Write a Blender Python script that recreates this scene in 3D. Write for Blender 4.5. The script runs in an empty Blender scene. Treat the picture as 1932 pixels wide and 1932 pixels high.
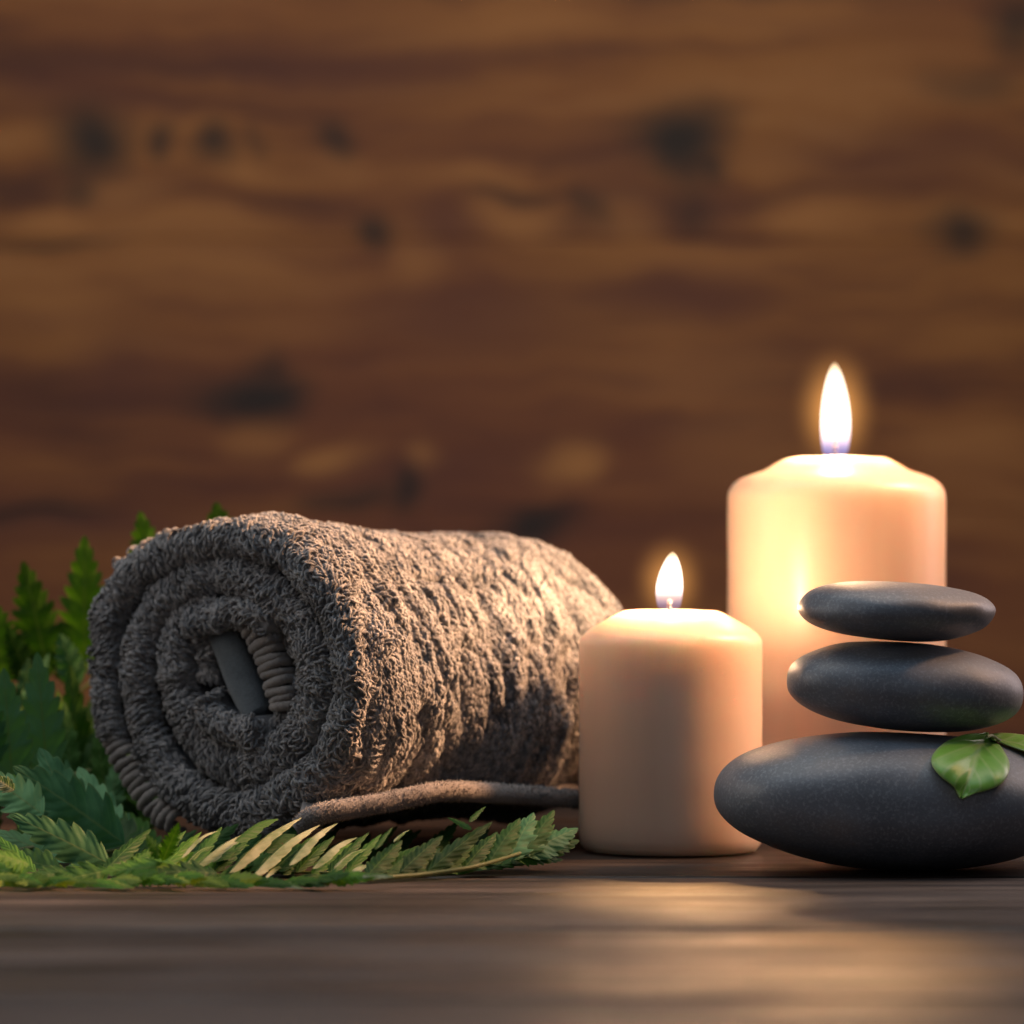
import bpy, math, random
import numpy as np
from mathutils import Vector

random.seed(7)
rng = np.random.default_rng(7)
S = bpy.context.scene
C = S.collection
PI = math.pi

# ------------------------------------------------------------------ camera
F = 7393.0            # focal length in pixels of a 1932 px wide frame
CH = 0.115            # camera height above the table top
HY = 1040.0           # image row of the eye level
cam_d = bpy.data.cameras.new('camera')
cam = bpy.data.objects.new('camera', cam_d)
C.objects.link(cam)
S.camera = cam
cam.location = (0, 0, CH)
cam.rotation_euler = (math.radians(90), 0, 0)
cam_d.sensor_width = 36.0
cam_d.lens = 36.0 * F / 1932.0
cam_d.shift_y = (HY - 966.0) / 1932.0
cam_d.clip_start = 0.02
cam_d.clip_end = 50
cam_d.dof.use_dof = True
cam_d.dof.focus_distance = 1.405
cam_d.dof.aperture_fstop = 8.4

# ------------------------------------------------------------------ world, exposure
w = bpy.data.worlds.new('World')
S.world = w
w.use_nodes = True
bg = w.node_tree.nodes['Background']
bg.inputs[0].default_value = (0.55, 0.56, 0.62, 1)
bg.inputs[1].default_value = 0.05
S.view_settings.view_transform = 'Standard'
S.view_settings.look = 'None'
S.view_settings.gamma = 1
S.view_settings.exposure = 0
S.cycles.use_denoising = True
S.cycles.max_bounces = 10
S.cycles.transparent_max_bounces = 24
S.cycles.volume_bounces = 0
S.cycles.sample_clamp_indirect = 12


def area(name, loc, target, sx, sy, power, col):
    d = bpy.data.lights.new(name, 'AREA')
    d.shape = 'RECTANGLE'
    d.size, d.size_y = sx, sy
    d.energy = power
    d.color = col
    o = bpy.data.objects.new(name, d)
    C.objects.link(o)
    o.location = loc
    o.rotation_euler = (Vector(target) - Vector(loc)).to_track_quat('-Z', 'Y').to_euler()
    return o


# unseen soft lamps: cool light from above and in front, a tall strip on the right, a weak one on the left
area('softbox_top', (0.0, 1.40, 0.95), (0.0, 1.44, 0.0), 1.5, 0.8, 5.2, (0.54, 0.77, 1.0))
area('softbox_right', (0.70, 1.80, 0.36), (0.1, 1.5, 0.06), 0.2, 0.5, 2.2, (1.0, 0.80, 0.80))
sw = area('towel_warm_fill', (0.62, 1.57, 0.66), (-0.070, 1.51, 0.085), 0.18, 0.18, 1.05, (1.0, 0.50, 0.23))  # added warm fill for the towel side, which the flames light too weakly
sw.data.spread = math.radians(24)
area('softbox_left', (-0.70, 1.42, 0.34), (-0.16, 1.5, 0.05), 0.3, 0.4, 1.15, (1.0, 0.92, 0.84))
area('wall_light', (0.15, 1.62, 1.22), (0.1, 2.6, 0.16), 1.8, 0.6, 8.6, (1.0, 0.70, 0.36))


area('softbox_front', (0.10, 0.25, 0.42), (0.05, 1.45, 0.05), 0.08, 0.5, 0.6, (0.92, 0.94, 1.0))


def spot(name, loc, target, cone, power, col, size=0.02):
    d = bpy.data.lights.new(name, 'SPOT')
    d.energy = power
    d.color = col
    d.spot_size = math.radians(cone)
    d.spot_blend = 1.0
    d.shadow_soft_size = size
    o = bpy.data.objects.new(name, d)
    C.objects.link(o)
    o.location = loc
    o.rotation_euler = (Vector(target) - Vector(loc)).to_track_quat('-Z', 'Y').to_euler()


# two added warm spots from behind, imitating candle glints on the front planks
spot('glint_spot', (0.065, 2.15, 0.62), (0.056, 1.310, 0.0), 5.0, 30, (1.0, 0.52, 0.20))
spot('glint_spot', (0.165, 2.15, 0.52), (0.080, 1.10, 0.0), 7.5, 8, (1.0, 0.50, 0.20))


# ------------------------------------------------------------------ helpers
def P(px, py, Y):
    return Vector(((px - 966.0) * Y / F, Y, CH - (py - HY) * Y / F))


def orient(V, Fc):
    """turn a closed mesh's faces outwards"""
    V = np.asarray(V, float).reshape(-1, 3)
    c = V.mean(axis=0)
    t = np.array([(f[0], f[1], f[2]) for f in Fc] + [(f[0], f[2], f[3]) for f in Fc if len(f) == 4])
    a, b, d = V[t[:, 0]] - c, V[t[:, 1]] - c, V[t[:, 2]] - c
    if np.einsum('ij,ij->i', a, np.cross(b, d)).sum() < 0:
        return Fc[:, ::-1] if isinstance(Fc, np.ndarray) else [tuple(f)[::-1] for f in Fc]
    return Fc


def mesh_obj(name, verts, faces, mat, parent=None, smooth=True, loc=None):
    me = bpy.data.meshes.new(name)
    verts = np.asarray(verts, dtype=np.float32).reshape(-1, 3)
    if loc is not None:
        verts = verts - np.array(loc, dtype=np.float32)
    if isinstance(faces, np.ndarray):
        n, k = faces.shape
        me.vertices.add(len(verts))
        me.vertices.foreach_set('co', verts.ravel())
        me.loops.add(n * k)
        me.loops.foreach_set('vertex_index', faces.astype(np.int32).ravel())
        me.polygons.add(n)
        me.polygons.foreach_set('loop_start', np.arange(0, n * k, k, dtype=np.int32))
        me.polygons.foreach_set('loop_total', np.full(n, k, dtype=np.int32))
        me.update(calc_edges=True)
        me.validate()
    else:
        me.from_pydata([tuple(map(float, v)) for v in verts], [], faces)
    if smooth:
        me.polygons.foreach_set('use_smooth', np.ones(len(me.polygons), dtype=bool))
    me.materials.append(mat)
    me.update()
    o = bpy.data.objects.new(name, me)
    C.objects.link(o)
    if parent is not None:
        o.parent = parent
    if loc is not None and parent is None:
        o.location = loc
    return o


def thing(name, loc, label, cat, group=None):
    o = bpy.data.objects.new(name, None)
    C.objects.link(o)
    o.location = loc
    o.empty_display_size = 0.01
    o['label'] = label
    o['category'] = cat
    if group:
        o['group'] = group
    return o


def part(name, verts, faces, mat, root, smooth=True):
    """mesh given in world space, parented to a thing that stands at root.location"""
    l = np.array(root_world(root))
    v = np.asarray(verts, dtype=np.float32).reshape(-1, 3) - l.astype(np.float32)
    return mesh_obj(name, v, faces, mat, parent=root, smooth=smooth)


def root_world(o):
    x = Vector(o.location)
    while o.parent:
        o = o.parent
        x = x + Vector(o.location)
    return x


def grid_faces(n, m, close_m=False, close_n=False):
    i = np.arange(n if close_n else n - 1)
    j = np.arange(m if close_m else m - 1)
    I, J = np.meshgrid(i, j, indexing='ij')
    I2 = (I + 1) % n
    J2 = (J + 1) % m
    return np.stack([I * m + J, I2 * m + J, I2 * m + J2, I * m + J2], -1).reshape(-1, 4)


def lathe(profile, center, seg=96):
    pr = np.array(profile, dtype=float)
    a = np.linspace(0, 2 * PI, seg, endpoint=False)
    V = np.zeros((len(pr), seg, 3))
    V[:, :, 0] = center[0] + pr[:, 0:1] * np.cos(a)
    V[:, :, 1] = center[1] + pr[:, 0:1] * np.sin(a)
    V[:, :, 2] = center[2] + pr[:, 1:2]
    V = V.reshape(-1, 3)
    return V, orient(V, grid_faces(len(pr), seg, close_m=True))


def smooth_poly(pts, n):
    """Catmull-Rom through the points, n samples"""
    p = np.array(pts, dtype=float)
    p = np.vstack([2 * p[0] - p[1], p, 2 * p[-1] - p[-2]])
    out = []
    m = len(p) - 3
    ts = np.linspace(0, m - 1e-9, n)
    for t in ts:
        k = int(t)
        u = t - k
        a, b, c, d = p[k], p[k + 1], p[k + 2], p[k + 3]
        out.append(0.5 * ((2 * b) + (-a + c) * u + (2 * a - 5 * b + 4 * c - d) * u * u + (-a + 3 * b - 3 * c + d) * u ** 3))
    return np.array(out)


def tube(path, rad, sides=6, cap=True):
    path = np.array(path, dtype=float)
    n = len(path)
    rad = np.broadcast_to(np.array(rad, dtype=float), (n,))
    T = np.gradient(path, axis=0)
    T /= np.linalg.norm(T, axis=1)[:, None] + 1e-12
    ref = np.array([0.31, 0.17, 0.93])
    A = np.cross(T, ref)
    A /= np.linalg.norm(A, axis=1)[:, None] + 1e-12
    B = np.cross(T, A)
    a = np.linspace(0, 2 * PI, sides, endpoint=False)
    V = path[:, None, :] + rad[:, None, None] * (A[:, None, :] * np.cos(a)[None, :, None] + B[:, None, :] * np.sin(a)[None, :, None])
    Fc = [tuple(f) for f in grid_faces(n, sides, close_m=True)]
    if cap:
        Fc.append(tuple(range(sides))[::-1])
        Fc.append(tuple((n - 1) * sides + k for k in range(sides)))
    V = V.reshape(-1, 3)
    return V, orient(V, Fc)


def join_geo(parts):
    V, Fc, o = [], [], 0
    for v, f in parts:
        v = np.asarray(v).reshape(-1, 3)
        V.append(v)
        Fc += [tuple(int(i) + o for i in q) for q in f]
        o += len(v)
    return np.vstack(V), Fc


_h = rng.random(4096)


def vnoise(x, y, z=0.0):
    """value noise in -1..1 on numpy arrays"""
    x, y, z = np.broadcast_arrays(np.asarray(x, float), np.asarray(y, float), np.asarray(z, float))
    xi, yi, zi = np.floor(x).astype(int), np.floor(y).astype(int), np.floor(z).astype(int)
    fx, fy, fz = x - xi, y - yi, z - zi
    fx, fy, fz = [t * t * (3 - 2 * t) for t in (fx, fy, fz)]

    def h(a, b, c):
        return _h[(a * 73856093 ^ b * 19349663 ^ c * 83492791) & 4095]
    r = 0
    for dx in (0, 1):
        for dy in (0, 1):
            for dz in (0, 1):
                wgt = (fx if dx else 1 - fx) * (fy if dy else 1 - fy) * (fz if dz else 1 - fz)
                r = r + wgt * h(xi + dx, yi + dy, zi + dz)
    return r * 2 - 1


# ------------------------------------------------------------------ materials
def new_mat(name):
    m = bpy.data.materials.new(name)
    m.use_nodes = True
    nt = m.node_tree
    return m, nt, nt.nodes['Principled BSDF'], nt.nodes['Material Output']


def node(nt, t, **kw):
    n = nt.nodes.new(t)
    for k, v in kw.items():
        setattr(n, k, v)
    return n


def lk(nt, a, b):
    nt.links.new(a, b)


def noise(nt, vec, scale, detail=4, rough=0.55, vscale=None, dist=0.0):
    if vscale is not None:
        mp = node(nt, 'ShaderNodeMapping')
        mp.inputs['Scale'].default_value = vscale
        lk(nt, vec, mp.inputs['Vector'])
        vec = mp.outputs[0]
    n = node(nt, 'ShaderNodeTexNoise')
    n.inputs['Scale'].default_value = scale
    n.inputs['Detail'].default_value = detail
    n.inputs['Roughness'].default_value = rough
    n.inputs['Distortion'].default_value = dist
    lk(nt, vec, n.inputs['Vector'])
    return n.outputs['Fac']


def ramp(nt, fac, stops):
    r = node(nt, 'ShaderNodeValToRGB')
    e = r.color_ramp.elements
    while len(e) < len(stops):
        e.new(0.5)
    for k, (p, c) in enumerate(stops):
        e[k].position = p
        e[k].color = (c[0], c[1], c[2], 1)
    lk(nt, fac, r.inputs[0])
    return r.outputs[0]


def mrange(nt, fac, a, b, c, d, smooth=False):
    r = node(nt, 'ShaderNodeMapRange')
    if smooth:
        r.interpolation_type = 'SMOOTHSTEP'
    for i, v in zip((1, 2, 3, 4), (a, b, c, d)):
        r.inputs[i].default_value = v
    lk(nt, fac, r.inputs[0])
    return r.outputs[0]


def mth(nt, op, a, b=None):
    n = node(nt, 'ShaderNodeMath', operation=op)
    for k, x in enumerate((a, b)):
        if x is None:
            continue
        if isinstance(x, (int, float)):
            n.inputs[k].default_value = x
        else:
            lk(nt, x, n.inputs[k])
    return n.outputs[0]


def mixc(nt, fac, a, b, mode='MIX'):
    n = node(nt, 'ShaderNodeMix', data_type='RGBA', blend_type=mode)
    for sock, x in ((n.inputs[0], fac), (n.inputs[6], a), (n.inputs[7], b)):
        if isinstance(x, (int, float)):
            sock.default_value = x
        elif isinstance(x, tuple):
            sock.default_value = (x[0], x[1], x[2], 1)
        else:
            lk(nt, x, sock)
    return n.outputs[2]


def bump(nt, h, strength, dist, b):
    n = node(nt, 'ShaderNodeBump')
    n.inputs['Strength'].default_value = strength
    n.inputs['Distance'].default_value = dist
    lk(nt, h, n.inputs['Height'])
    lk(nt, n.outputs[0], b.inputs['Normal'])
    return n


def coords(nt, which='Object'):
    return node(nt, 'ShaderNodeTexCoord').outputs[which]


# ---- wall: stained knotty boards
WY = 2.6


def wall_material():
    m, nt, b, out = new_mat('stained_knotty_boards')
    co = coords(nt)
    warp = node(nt, 'ShaderNodeTexNoise')
    warp.inputs['Scale'].default_value = 9.0
    warp.inputs['Detail'].default_value = 3
    lk(nt, co, warp.inputs['Vector'])
    sub = node(nt, 'ShaderNodeVectorMath', operation='SUBTRACT')
    lk(nt, warp.outputs['Color'], sub.inputs[0])
    sub.inputs[1].default_value = (0.5, 0.5, 0.5)
    scl = node(nt, 'ShaderNodeVectorMath', operation='MULTIPLY')
    lk(nt, sub.outputs[0], scl.inputs[0])
    scl.inputs[1].default_value = (0.09, 0.0, 0.05)
    wv = node(nt, 'ShaderNodeVectorMath', operation='ADD')
    lk(nt, co, wv.inputs[0])
    lk(nt, scl.outputs[0], wv.inputs[1])
    wv = wv.outputs[0]
    g1 = noise(nt, wv, 1.0, 6, 0.6, (2.6, 1, 22))
    g2 = noise(nt, wv, 1.0, 6, 0.6, (6, 1, 62))
    g3 = noise(nt, wv, 1.0, 3, 0.5, (12, 1, 190))
    g4 = noise(nt, co, 2.3, 2, 0.5)
    f = mth(nt, 'ADD', mth(nt, 'MULTIPLY', g1, 0.55), mth(nt, 'ADD', mth(nt, 'MULTIPLY', g2, 0.30), mth(nt, 'MULTIPLY', g3, 0.15)))
    base = ramp(nt, f, [(0.40, (0.085, 0.028, 0.015)), (0.47, (0.180, 0.066, 0.021)), (0.54, (0.275, 0.115, 0.030)), (0.62, (0.33, 0.150, 0.050))])
    base = mixc(nt, mrange(nt, g4, 0.4, 0.62, 0.0, 0.55, True), base, (0.165, 0.050, 0.026))

    def spots(lst):
        acc = None
        for (px, py, rx, ry, s) in lst:
            p = P(px, py, WY)
            d = node(nt, 'ShaderNodeVectorMath', operation='SUBTRACT')
            lk(nt, wv, d.inputs[0])
            d.inputs[1].default_value = (p.x, 0, p.z)
            e = node(nt, 'ShaderNodeVectorMath', operation='MULTIPLY')
            lk(nt, d.outputs[0], e.inputs[0])
            e.inputs[1].default_value = (F / WY / rx, 0, F / WY / ry)
            ln = node(nt, 'ShaderNodeVectorMath', operation='LENGTH')
            lk(nt, e.outputs[0], ln.inputs[0])
            v = mrange(nt, ln.outputs['Value'], 0.1, 1.45, s, 0.0, True)
            acc = v if acc is None else mth(nt, 'MAXIMUM', acc, v)
        return acc
    pale = spots([(215, 365, 120, 52, .6), (70, 412, 130, 26, .8), (350, 425, 160, 30, .5), (985, 405, 105, 42, .75), (920, 330, 110, 26, .45), (1165, 410, 70, 50, .6),
                  (1560, 400, 120, 40, .7), (1500, 310, 120, 26, .4), (610, 875, 78, 34, .95), (790, 880, 48, 34, .8), (1070, 885, 65, 44, .95), (350, 500, 210, 60, .45),
                  (460, 318, 60, 26, .6), (770, 490, 60, 60, .5), (1300, 480, 200, 40, .4), (460, 815, 60, 40, .5), (640, 290, 70, 30, .4), (950, 30, 300, 60, .45),
                  (1480, 30, 300, 60, .5), (1860, 850, 130, 60, .5), (1330, 720, 220, 90, .35), (1400, 860, 160, 120, .3), (80, 560, 150, 70, .4), (1090, 1180, 60, 60, .3)])
    col = mixc(nt, pale, base, (0.40, 0.185, 0.060))
    red = spots([(120, 170, 260, 60, .6), (640, 110, 300, 70, .6), (900, 600, 260, 70, .55), (1250, 560, 190, 70, .6), (840, 430, 80, 70, .6), (1180, 330, 70, 90, .4), (200, 700, 130, 80, .5),
                 (800, 930, 200, 80, .55), (150, 1010, 260, 50, .8), (1750, 300, 260, 70, .55), (1760, 1090, 120, 60, .3), (1300, 390, 160, 60, .5)])
    col = mixc(nt, red, col, (0.100, 0.030, 0.024))
    dark = spots([(165, 262, 95, 75, .95), (300, 262, 24, 44, .8), (410, 268, 55, 50, .85), (500, 262, 20, 44, .45), (640, 245, 46, 40, .75), (150, 350, 50, 40, .6), (1300, 275, 105, 75, .97), (1290, 380, 60, 60, .5),
                  (690, 425, 50, 44, .85), (1815, 438, 75, 58, .85), (450, 738, 105, 52, .97), (450, 690, 50, 50, .7), (755, 945, 45, 48, .85), (1030, 1005, 85, 45, .95), (650, 960, 110, 26, .7),
                  (1910, 60, 70, 80, .75), (1850, 170, 90, 40, .5), (990, 360, 90, 14, .55), (1120, 380, 26, 30, .6), (60, 985, 170, 26, .6), (70, 455, 160, 9, .7), (1350, 310, 40, 40, .8)])
    col = mixc(nt, dark, col, (0.007, 0.006, 0.010))
    lk(nt, col, b.inputs['Base Color'])
    b.inputs['Roughness'].default_value = 0.6
    bump(nt, mth(nt, 'ADD', g2, g3), 0.25, 0.002, b)
    return m


def table_material(name, dk, spec=0.42):
    m, nt, b, out = new_mat(name)
    co = coords(nt)
    g1 = noise(nt, co, 1.0, 6, 0.6, (1.6, 26, 20), 0.4)
    g2 = noise(nt, co, 1.0, 8, 0.65, (5, 75, 60), 0.3)
    g3 = noise(nt, co, 14, 3, 0.5)
    f = mth(nt, 'ADD', mth(nt, 'MULTIPLY', g1, 0.6), mth(nt, 'MULTIPLY', g2, 0.4))
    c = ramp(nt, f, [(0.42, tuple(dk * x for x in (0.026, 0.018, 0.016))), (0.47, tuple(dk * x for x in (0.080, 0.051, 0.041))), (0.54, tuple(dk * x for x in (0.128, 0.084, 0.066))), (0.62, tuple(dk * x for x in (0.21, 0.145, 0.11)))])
    g4 = noise(nt, co, 1.0, 5, 0.7, (14, 520, 60), 0.2)
    c = mixc(nt, mrange(nt, g4, 0.50, 0.66, 0, 0.65), c, (0.016, 0.011, 0.010))
    c = mixc(nt, mrange(nt, g4, 0.34, 0.44, 0.5, 0), c, tuple(dk * x for x in (0.26, 0.19, 0.15)))
    lk(nt, c, b.inputs['Base Color'])
    r = mrange(nt, mth(nt, 'ADD', mth(nt, 'MULTIPLY', g2, 0.5), mth(nt, 'MULTIPLY', g3, 0.5)), 0.42, 0.58, 0.34, 0.62)
    lk(nt, r, b.inputs['Roughness'])
    b.inputs['Specular IOR Level'].default_value = spec
    bump(nt, mth(nt, 'ADD', f, mth(nt, 'MULTIPLY', mth(nt, 'ADD', g3, g4), 0.35)), 0.7, 0.0024, b)
    return m


def wax_material():
    m, nt, b, out = new_mat('peach_wax')
    co = coords(nt)
    g = noise(nt, co, 1.0, 3, 0.5, (90, 90, 8))
    g2 = noise(nt, co, 45, 3, 0.5)
    c = mixc(nt, mrange(nt, g, 0.35, 0.65, 0, 1), (0.69, 0.485, 0.36), (0.72, 0.515, 0.385))
    lk(nt, c, b.inputs['Base Color'])
    b.inputs['Roughness'].default_value = 0.40
    b.inputs['IOR'].default_value = 1.44
    b.inputs['Subsurface Weight'].default_value = 1.0
    b.inputs['Subsurface Radius'].default_value = (0.70, 0.95, 1.0)
    b.inputs['Subsurface Scale'].default_value = 0.028
    b.inputs['Coat Weight'].default_value = 0.08
    b.inputs['Coat Roughness'].default_value = 0.2
    bump(nt, mth(nt, 'ADD', g, g2), 0.12, 0.0012, b)
    return m


def wick_material():
    m, nt, b, out = new_mat('charred_wick')
    co = coords(nt, 'Generated')
    sx = node(nt, 'ShaderNodeSeparateXYZ')
    lk(nt, co, sx.inputs[0])
    c = ramp(nt, sx.outputs[2], [(0.0, (0.5, 0.35, 0.2)), (0.25, (0.006, 0.004, 0.003)), (1.0, (0.002, 0.0012, 0.001))])
    lk(nt, c, b.inputs['Base Color'])
    e = ramp(nt, sx.outputs[2], [(0.75, (0, 0, 0)), (0.92, (1.0, 0.22, 0.05)), (1.0, (1.0, 0.35, 0.1))])
    lk(nt, e, b.inputs['Emission Color'])
    b.inputs['Emission Strength'].default_value = 0.5
    b.inputs['Roughness'].default_value = 0.9
    return m


def flame_material(lo=1.0):
    m, nt, b, out = new_mat('candle_flame')
    nt.nodes.remove(b)
    co = coords(nt, 'Generated')
    sx = node(nt, 'ShaderNodeSeparateXYZ')
    lk(nt, co, sx.inputs[0])
    c = ramp(nt, sx.outputs[2], [(0.0, (0.10, 0.22, 1.0)), (0.08, (0.20, 0.36, 1.0)), (0.20, (0.85, 0.72, 0.85)), (0.38, (1.0, 0.92, 0.84)), (0.85, (1.0, 0.88, 0.70)), (1.0, (1.0, 0.70, 0.36))])
    st = ramp(nt, sx.outputs[2], [(0.0, (0.06 * lo,) * 3), (0.10, (0.11 * lo,) * 3), (0.22, (0.26 * lo,) * 3), (0.38, (1.0,) * 3), (0.88, (0.9,) * 3), (1.0, (0.35,) * 3)])
    em = node(nt, 'ShaderNodeEmission')
    lk(nt, c, em.inputs[0])
    lk(nt, mth(nt, 'MULTIPLY', st, 1.15), em.inputs[1])
    tr = node(nt, 'ShaderNodeBsdfTransparent')
    ad = node(nt, 'ShaderNodeAddShader')
    lk(nt, em.outputs[0], ad.inputs[0])
    lk(nt, tr.outputs[0], ad.inputs[1])
    lk(nt, ad.outputs[0], out.inputs['Surface'])
    return m


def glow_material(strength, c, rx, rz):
    m, nt, b, out = new_mat('flame_bloom')
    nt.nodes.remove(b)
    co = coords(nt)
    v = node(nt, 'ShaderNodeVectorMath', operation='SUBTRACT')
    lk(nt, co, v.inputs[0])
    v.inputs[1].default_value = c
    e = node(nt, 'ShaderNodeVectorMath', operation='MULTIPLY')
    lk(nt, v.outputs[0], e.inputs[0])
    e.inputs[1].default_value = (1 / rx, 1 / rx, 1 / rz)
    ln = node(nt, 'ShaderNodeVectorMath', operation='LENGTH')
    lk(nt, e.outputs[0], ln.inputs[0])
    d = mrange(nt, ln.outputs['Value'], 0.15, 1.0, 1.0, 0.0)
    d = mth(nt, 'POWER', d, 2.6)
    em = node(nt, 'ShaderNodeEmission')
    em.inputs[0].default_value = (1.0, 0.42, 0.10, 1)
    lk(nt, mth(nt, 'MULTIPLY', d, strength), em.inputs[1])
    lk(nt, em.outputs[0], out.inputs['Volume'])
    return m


def stone_material():
    m, nt, b, out = new_mat('basalt')
    co = coords(nt)
    g1 = noise(nt, co, 28, 4, 0.5)
    g2 = noise(nt, co, 900, 2, 0.6)
    g3 = noise(nt, co, 2300, 2, 0.6)
    c = ramp(nt, g1, [(0.33, (0.088, 0.102, 0.128)), (0.5, (0.130, 0.144, 0.174)), (0.70, (0.190, 0.176, 0.176))])
    c = mixc(nt, mrange(nt, g2, 0.50, 0.70, 0, 0.6), c, (0.27, 0.29, 0.32))
    c = mixc(nt, mrange(nt, g3, 0.58, 0.75, 0, 0.35), c, (0.012, 0.012, 0.014))
    lk(nt, c, b.inputs['Base Color'])
    lk(nt, mrange(nt, g1, 0.3, 0.7, 0.46, 0.57), b.inputs['Roughness'])
    b.inputs['Specular IOR Level'].default_value = 0.8
    bump(nt, mth(nt, 'ADD', g2, mth(nt, 'MULTIPLY', g1, 0.6)), 0.12, 0.0006, b)
    return m


def towel_material(name, base, sheen=0.35, fine=True, pile=False):
    m, nt, b, out = new_mat(name)
    co = coords(nt)
    g1 = noise(nt, co, 60, 3, 0.5)
    g2 = noise(nt, co, 1500, 2, 0.6)
    c = mixc(nt, mrange(nt, g1, 0.35, 0.65, 0, 1), tuple(0.85 * x for x in base), tuple(1.18 * x for x in base))
    c = mixc(nt, mrange(nt, g2, 0.35, 0.65, 0, 1), mixc(nt, 1.0, c, (0.72, 0.72, 0.72), 'MULTIPLY'), c)
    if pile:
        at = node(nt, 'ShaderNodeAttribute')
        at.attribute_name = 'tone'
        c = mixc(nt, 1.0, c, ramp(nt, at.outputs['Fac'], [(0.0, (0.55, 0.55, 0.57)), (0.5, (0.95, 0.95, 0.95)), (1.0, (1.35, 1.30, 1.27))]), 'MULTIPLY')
    lk(nt, c, b.inputs['Base Color'])
    b.inputs['Roughness'].default_value = 0.95
    b.inputs['Specular IOR Level'].default_value = 0.15
    b.inputs['Sheen Weight'].default_value = sheen
    b.inputs['Sheen Roughness'].default_value = 0.5
    if fine:
        bump(nt, g2, 0.5, 0.0004, b)
    return m


def leaf_material(name, dark, light, edge, gloss=0.42, veins=True):
    m, nt, b, out = new_mat(name)
    co = coords(nt)
    at = node(nt, 'ShaderNodeAttribute')
    at.attribute_name = 'leaf'          # R: distance from midrib, G: along the leaf, B: tone
    sp = node(nt, 'ShaderNodeSeparateColor')
    lk(nt, at.outputs['Color'], sp.inputs[0])
    g = noise(nt, co, 160, 3, 0.5)
    c = mixc(nt, mrange(nt, mth(nt, 'ADD', mth(nt, 'MULTIPLY', g, 0.6), mth(nt, 'MULTIPLY', sp.outputs[2], 0.5)), 0.25, 0.75, 0, 1), dark, light)
    # side veins
    vv = mth(nt, 'SINE', mth(nt, 'MULTIPLY', mth(nt, 'SUBTRACT', sp.outputs[1], mth(nt, 'MULTIPLY', sp.outputs[0], 0.16)), 60))
    c = mixc(nt, mrange(nt, vv, 0.6, 1.0, 0, 0.38 if gloss < 0.5 else 0.16), c, edge if gloss < 0.5 else light)
    c = mixc(nt, mrange(nt, sp.outputs[0], 0.0, 0.13 if gloss < 0.5 else 0.07, 0.85, 0.0), c, edge)
    c = mixc(nt, mrange(nt, sp.outputs[0], 0.90, 1.0, 0.0, 0.7), c, edge)
    lk(nt, c, b.inputs['Base Color'])
    b.inputs['Roughness'].default_value = gloss
    b.inputs['Specular IOR Level'].default_value = 0.25 if gloss > 0.5 else 0.5
    bn = bump(nt, mth(nt, 'ADD', mth(nt, 'MULTIPLY', vv, 0.4), mth(nt, 'MULTIPLY', g, 0.3)), 0.3, 0.0005, b)
    tl = node(nt, 'ShaderNodeBsdfTranslucent')
    lk(nt, mixc(nt, 1.0, c, (1.1, 1.25, 0.4), 'MULTIPLY'), tl.inputs[0])
    lk(nt, bn.outputs[0], tl.inputs['Normal'])
    mx = node(nt, 'ShaderNodeMixShader')
    mx.inputs[0].default_value = 0.3 if gloss > 0.5 else 0.10
    lk(nt, b.outputs[0], mx.inputs[1])
    lk(nt, tl.outputs[0], mx.inputs[2])
    lk(nt, mx.outputs[0], out.inputs['Surface'])
    return m


M_wall = wall_material()
M_table = table_material('dark_stained_planks', 0.80)
M_table_dark = table_material('shaded_planks', 0.20, 0.25)  # planks behind the front seam: shade put into a darker colour
M_wax = wax_material()
M_wick = wick_material()
M_flame = {'big': flame_material(2.6), 'small': flame_material(1.1)}
M_stone = stone_material()
M_towel = towel_material('charcoal_terry', (0.250, 0.252, 0.262), pile=True)
M_loose = towel_material('charcoal_terry_back', (0.23, 0.21, 0.205))
M_hem = towel_material('charcoal_thread', (0.24, 0.22, 0.21), 0.3)
M_band = towel_material('smooth_woven_band', (0.125, 0.148, 0.168), 0.3)
L_green = leaf_material('fern_green', (0.045, 0.130, 0.012), (0.10, 0.25, 0.025), (0.17, 0.27, 0.06), 0.55)
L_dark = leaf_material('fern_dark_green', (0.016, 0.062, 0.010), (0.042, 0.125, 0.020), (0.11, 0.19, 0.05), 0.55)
L_teal = leaf_material('fern_blue_green', (0.050, 0.165, 0.070), (0.115, 0.290, 0.130), (0.15, 0.25, 0.10), 0.55)
L_pale = leaf_material('fern_pale_lit_half', (0.05, 0.13, 0.025), (0.42, 0.46, 0.32), (0.55, 0.55, 0.30), 0.6)  # pale underside tone on one half, painting the lit side of the fold
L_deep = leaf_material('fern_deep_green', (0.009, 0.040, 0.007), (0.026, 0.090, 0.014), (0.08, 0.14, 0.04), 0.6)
L_rim = leaf_material('fern_yellow_green', (0.085, 0.165, 0.015), (0.20, 0.29, 0.045), (0.28, 0.34, 0.10), 0.6)
L_leaf = leaf_material('glossy_leaf', (0.13, 0.33, 0.03), (0.25, 0.52, 0.09), (0.42, 0.55, 0.22), 0.34)
L_stem = leaf_material('fern_stem', (0.07, 0.10, 0.02), (0.16, 0.17, 0.05), (0.16, 0.17, 0.05), 0.5)

# ------------------------------------------------------------------ setting: wall and table


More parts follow.
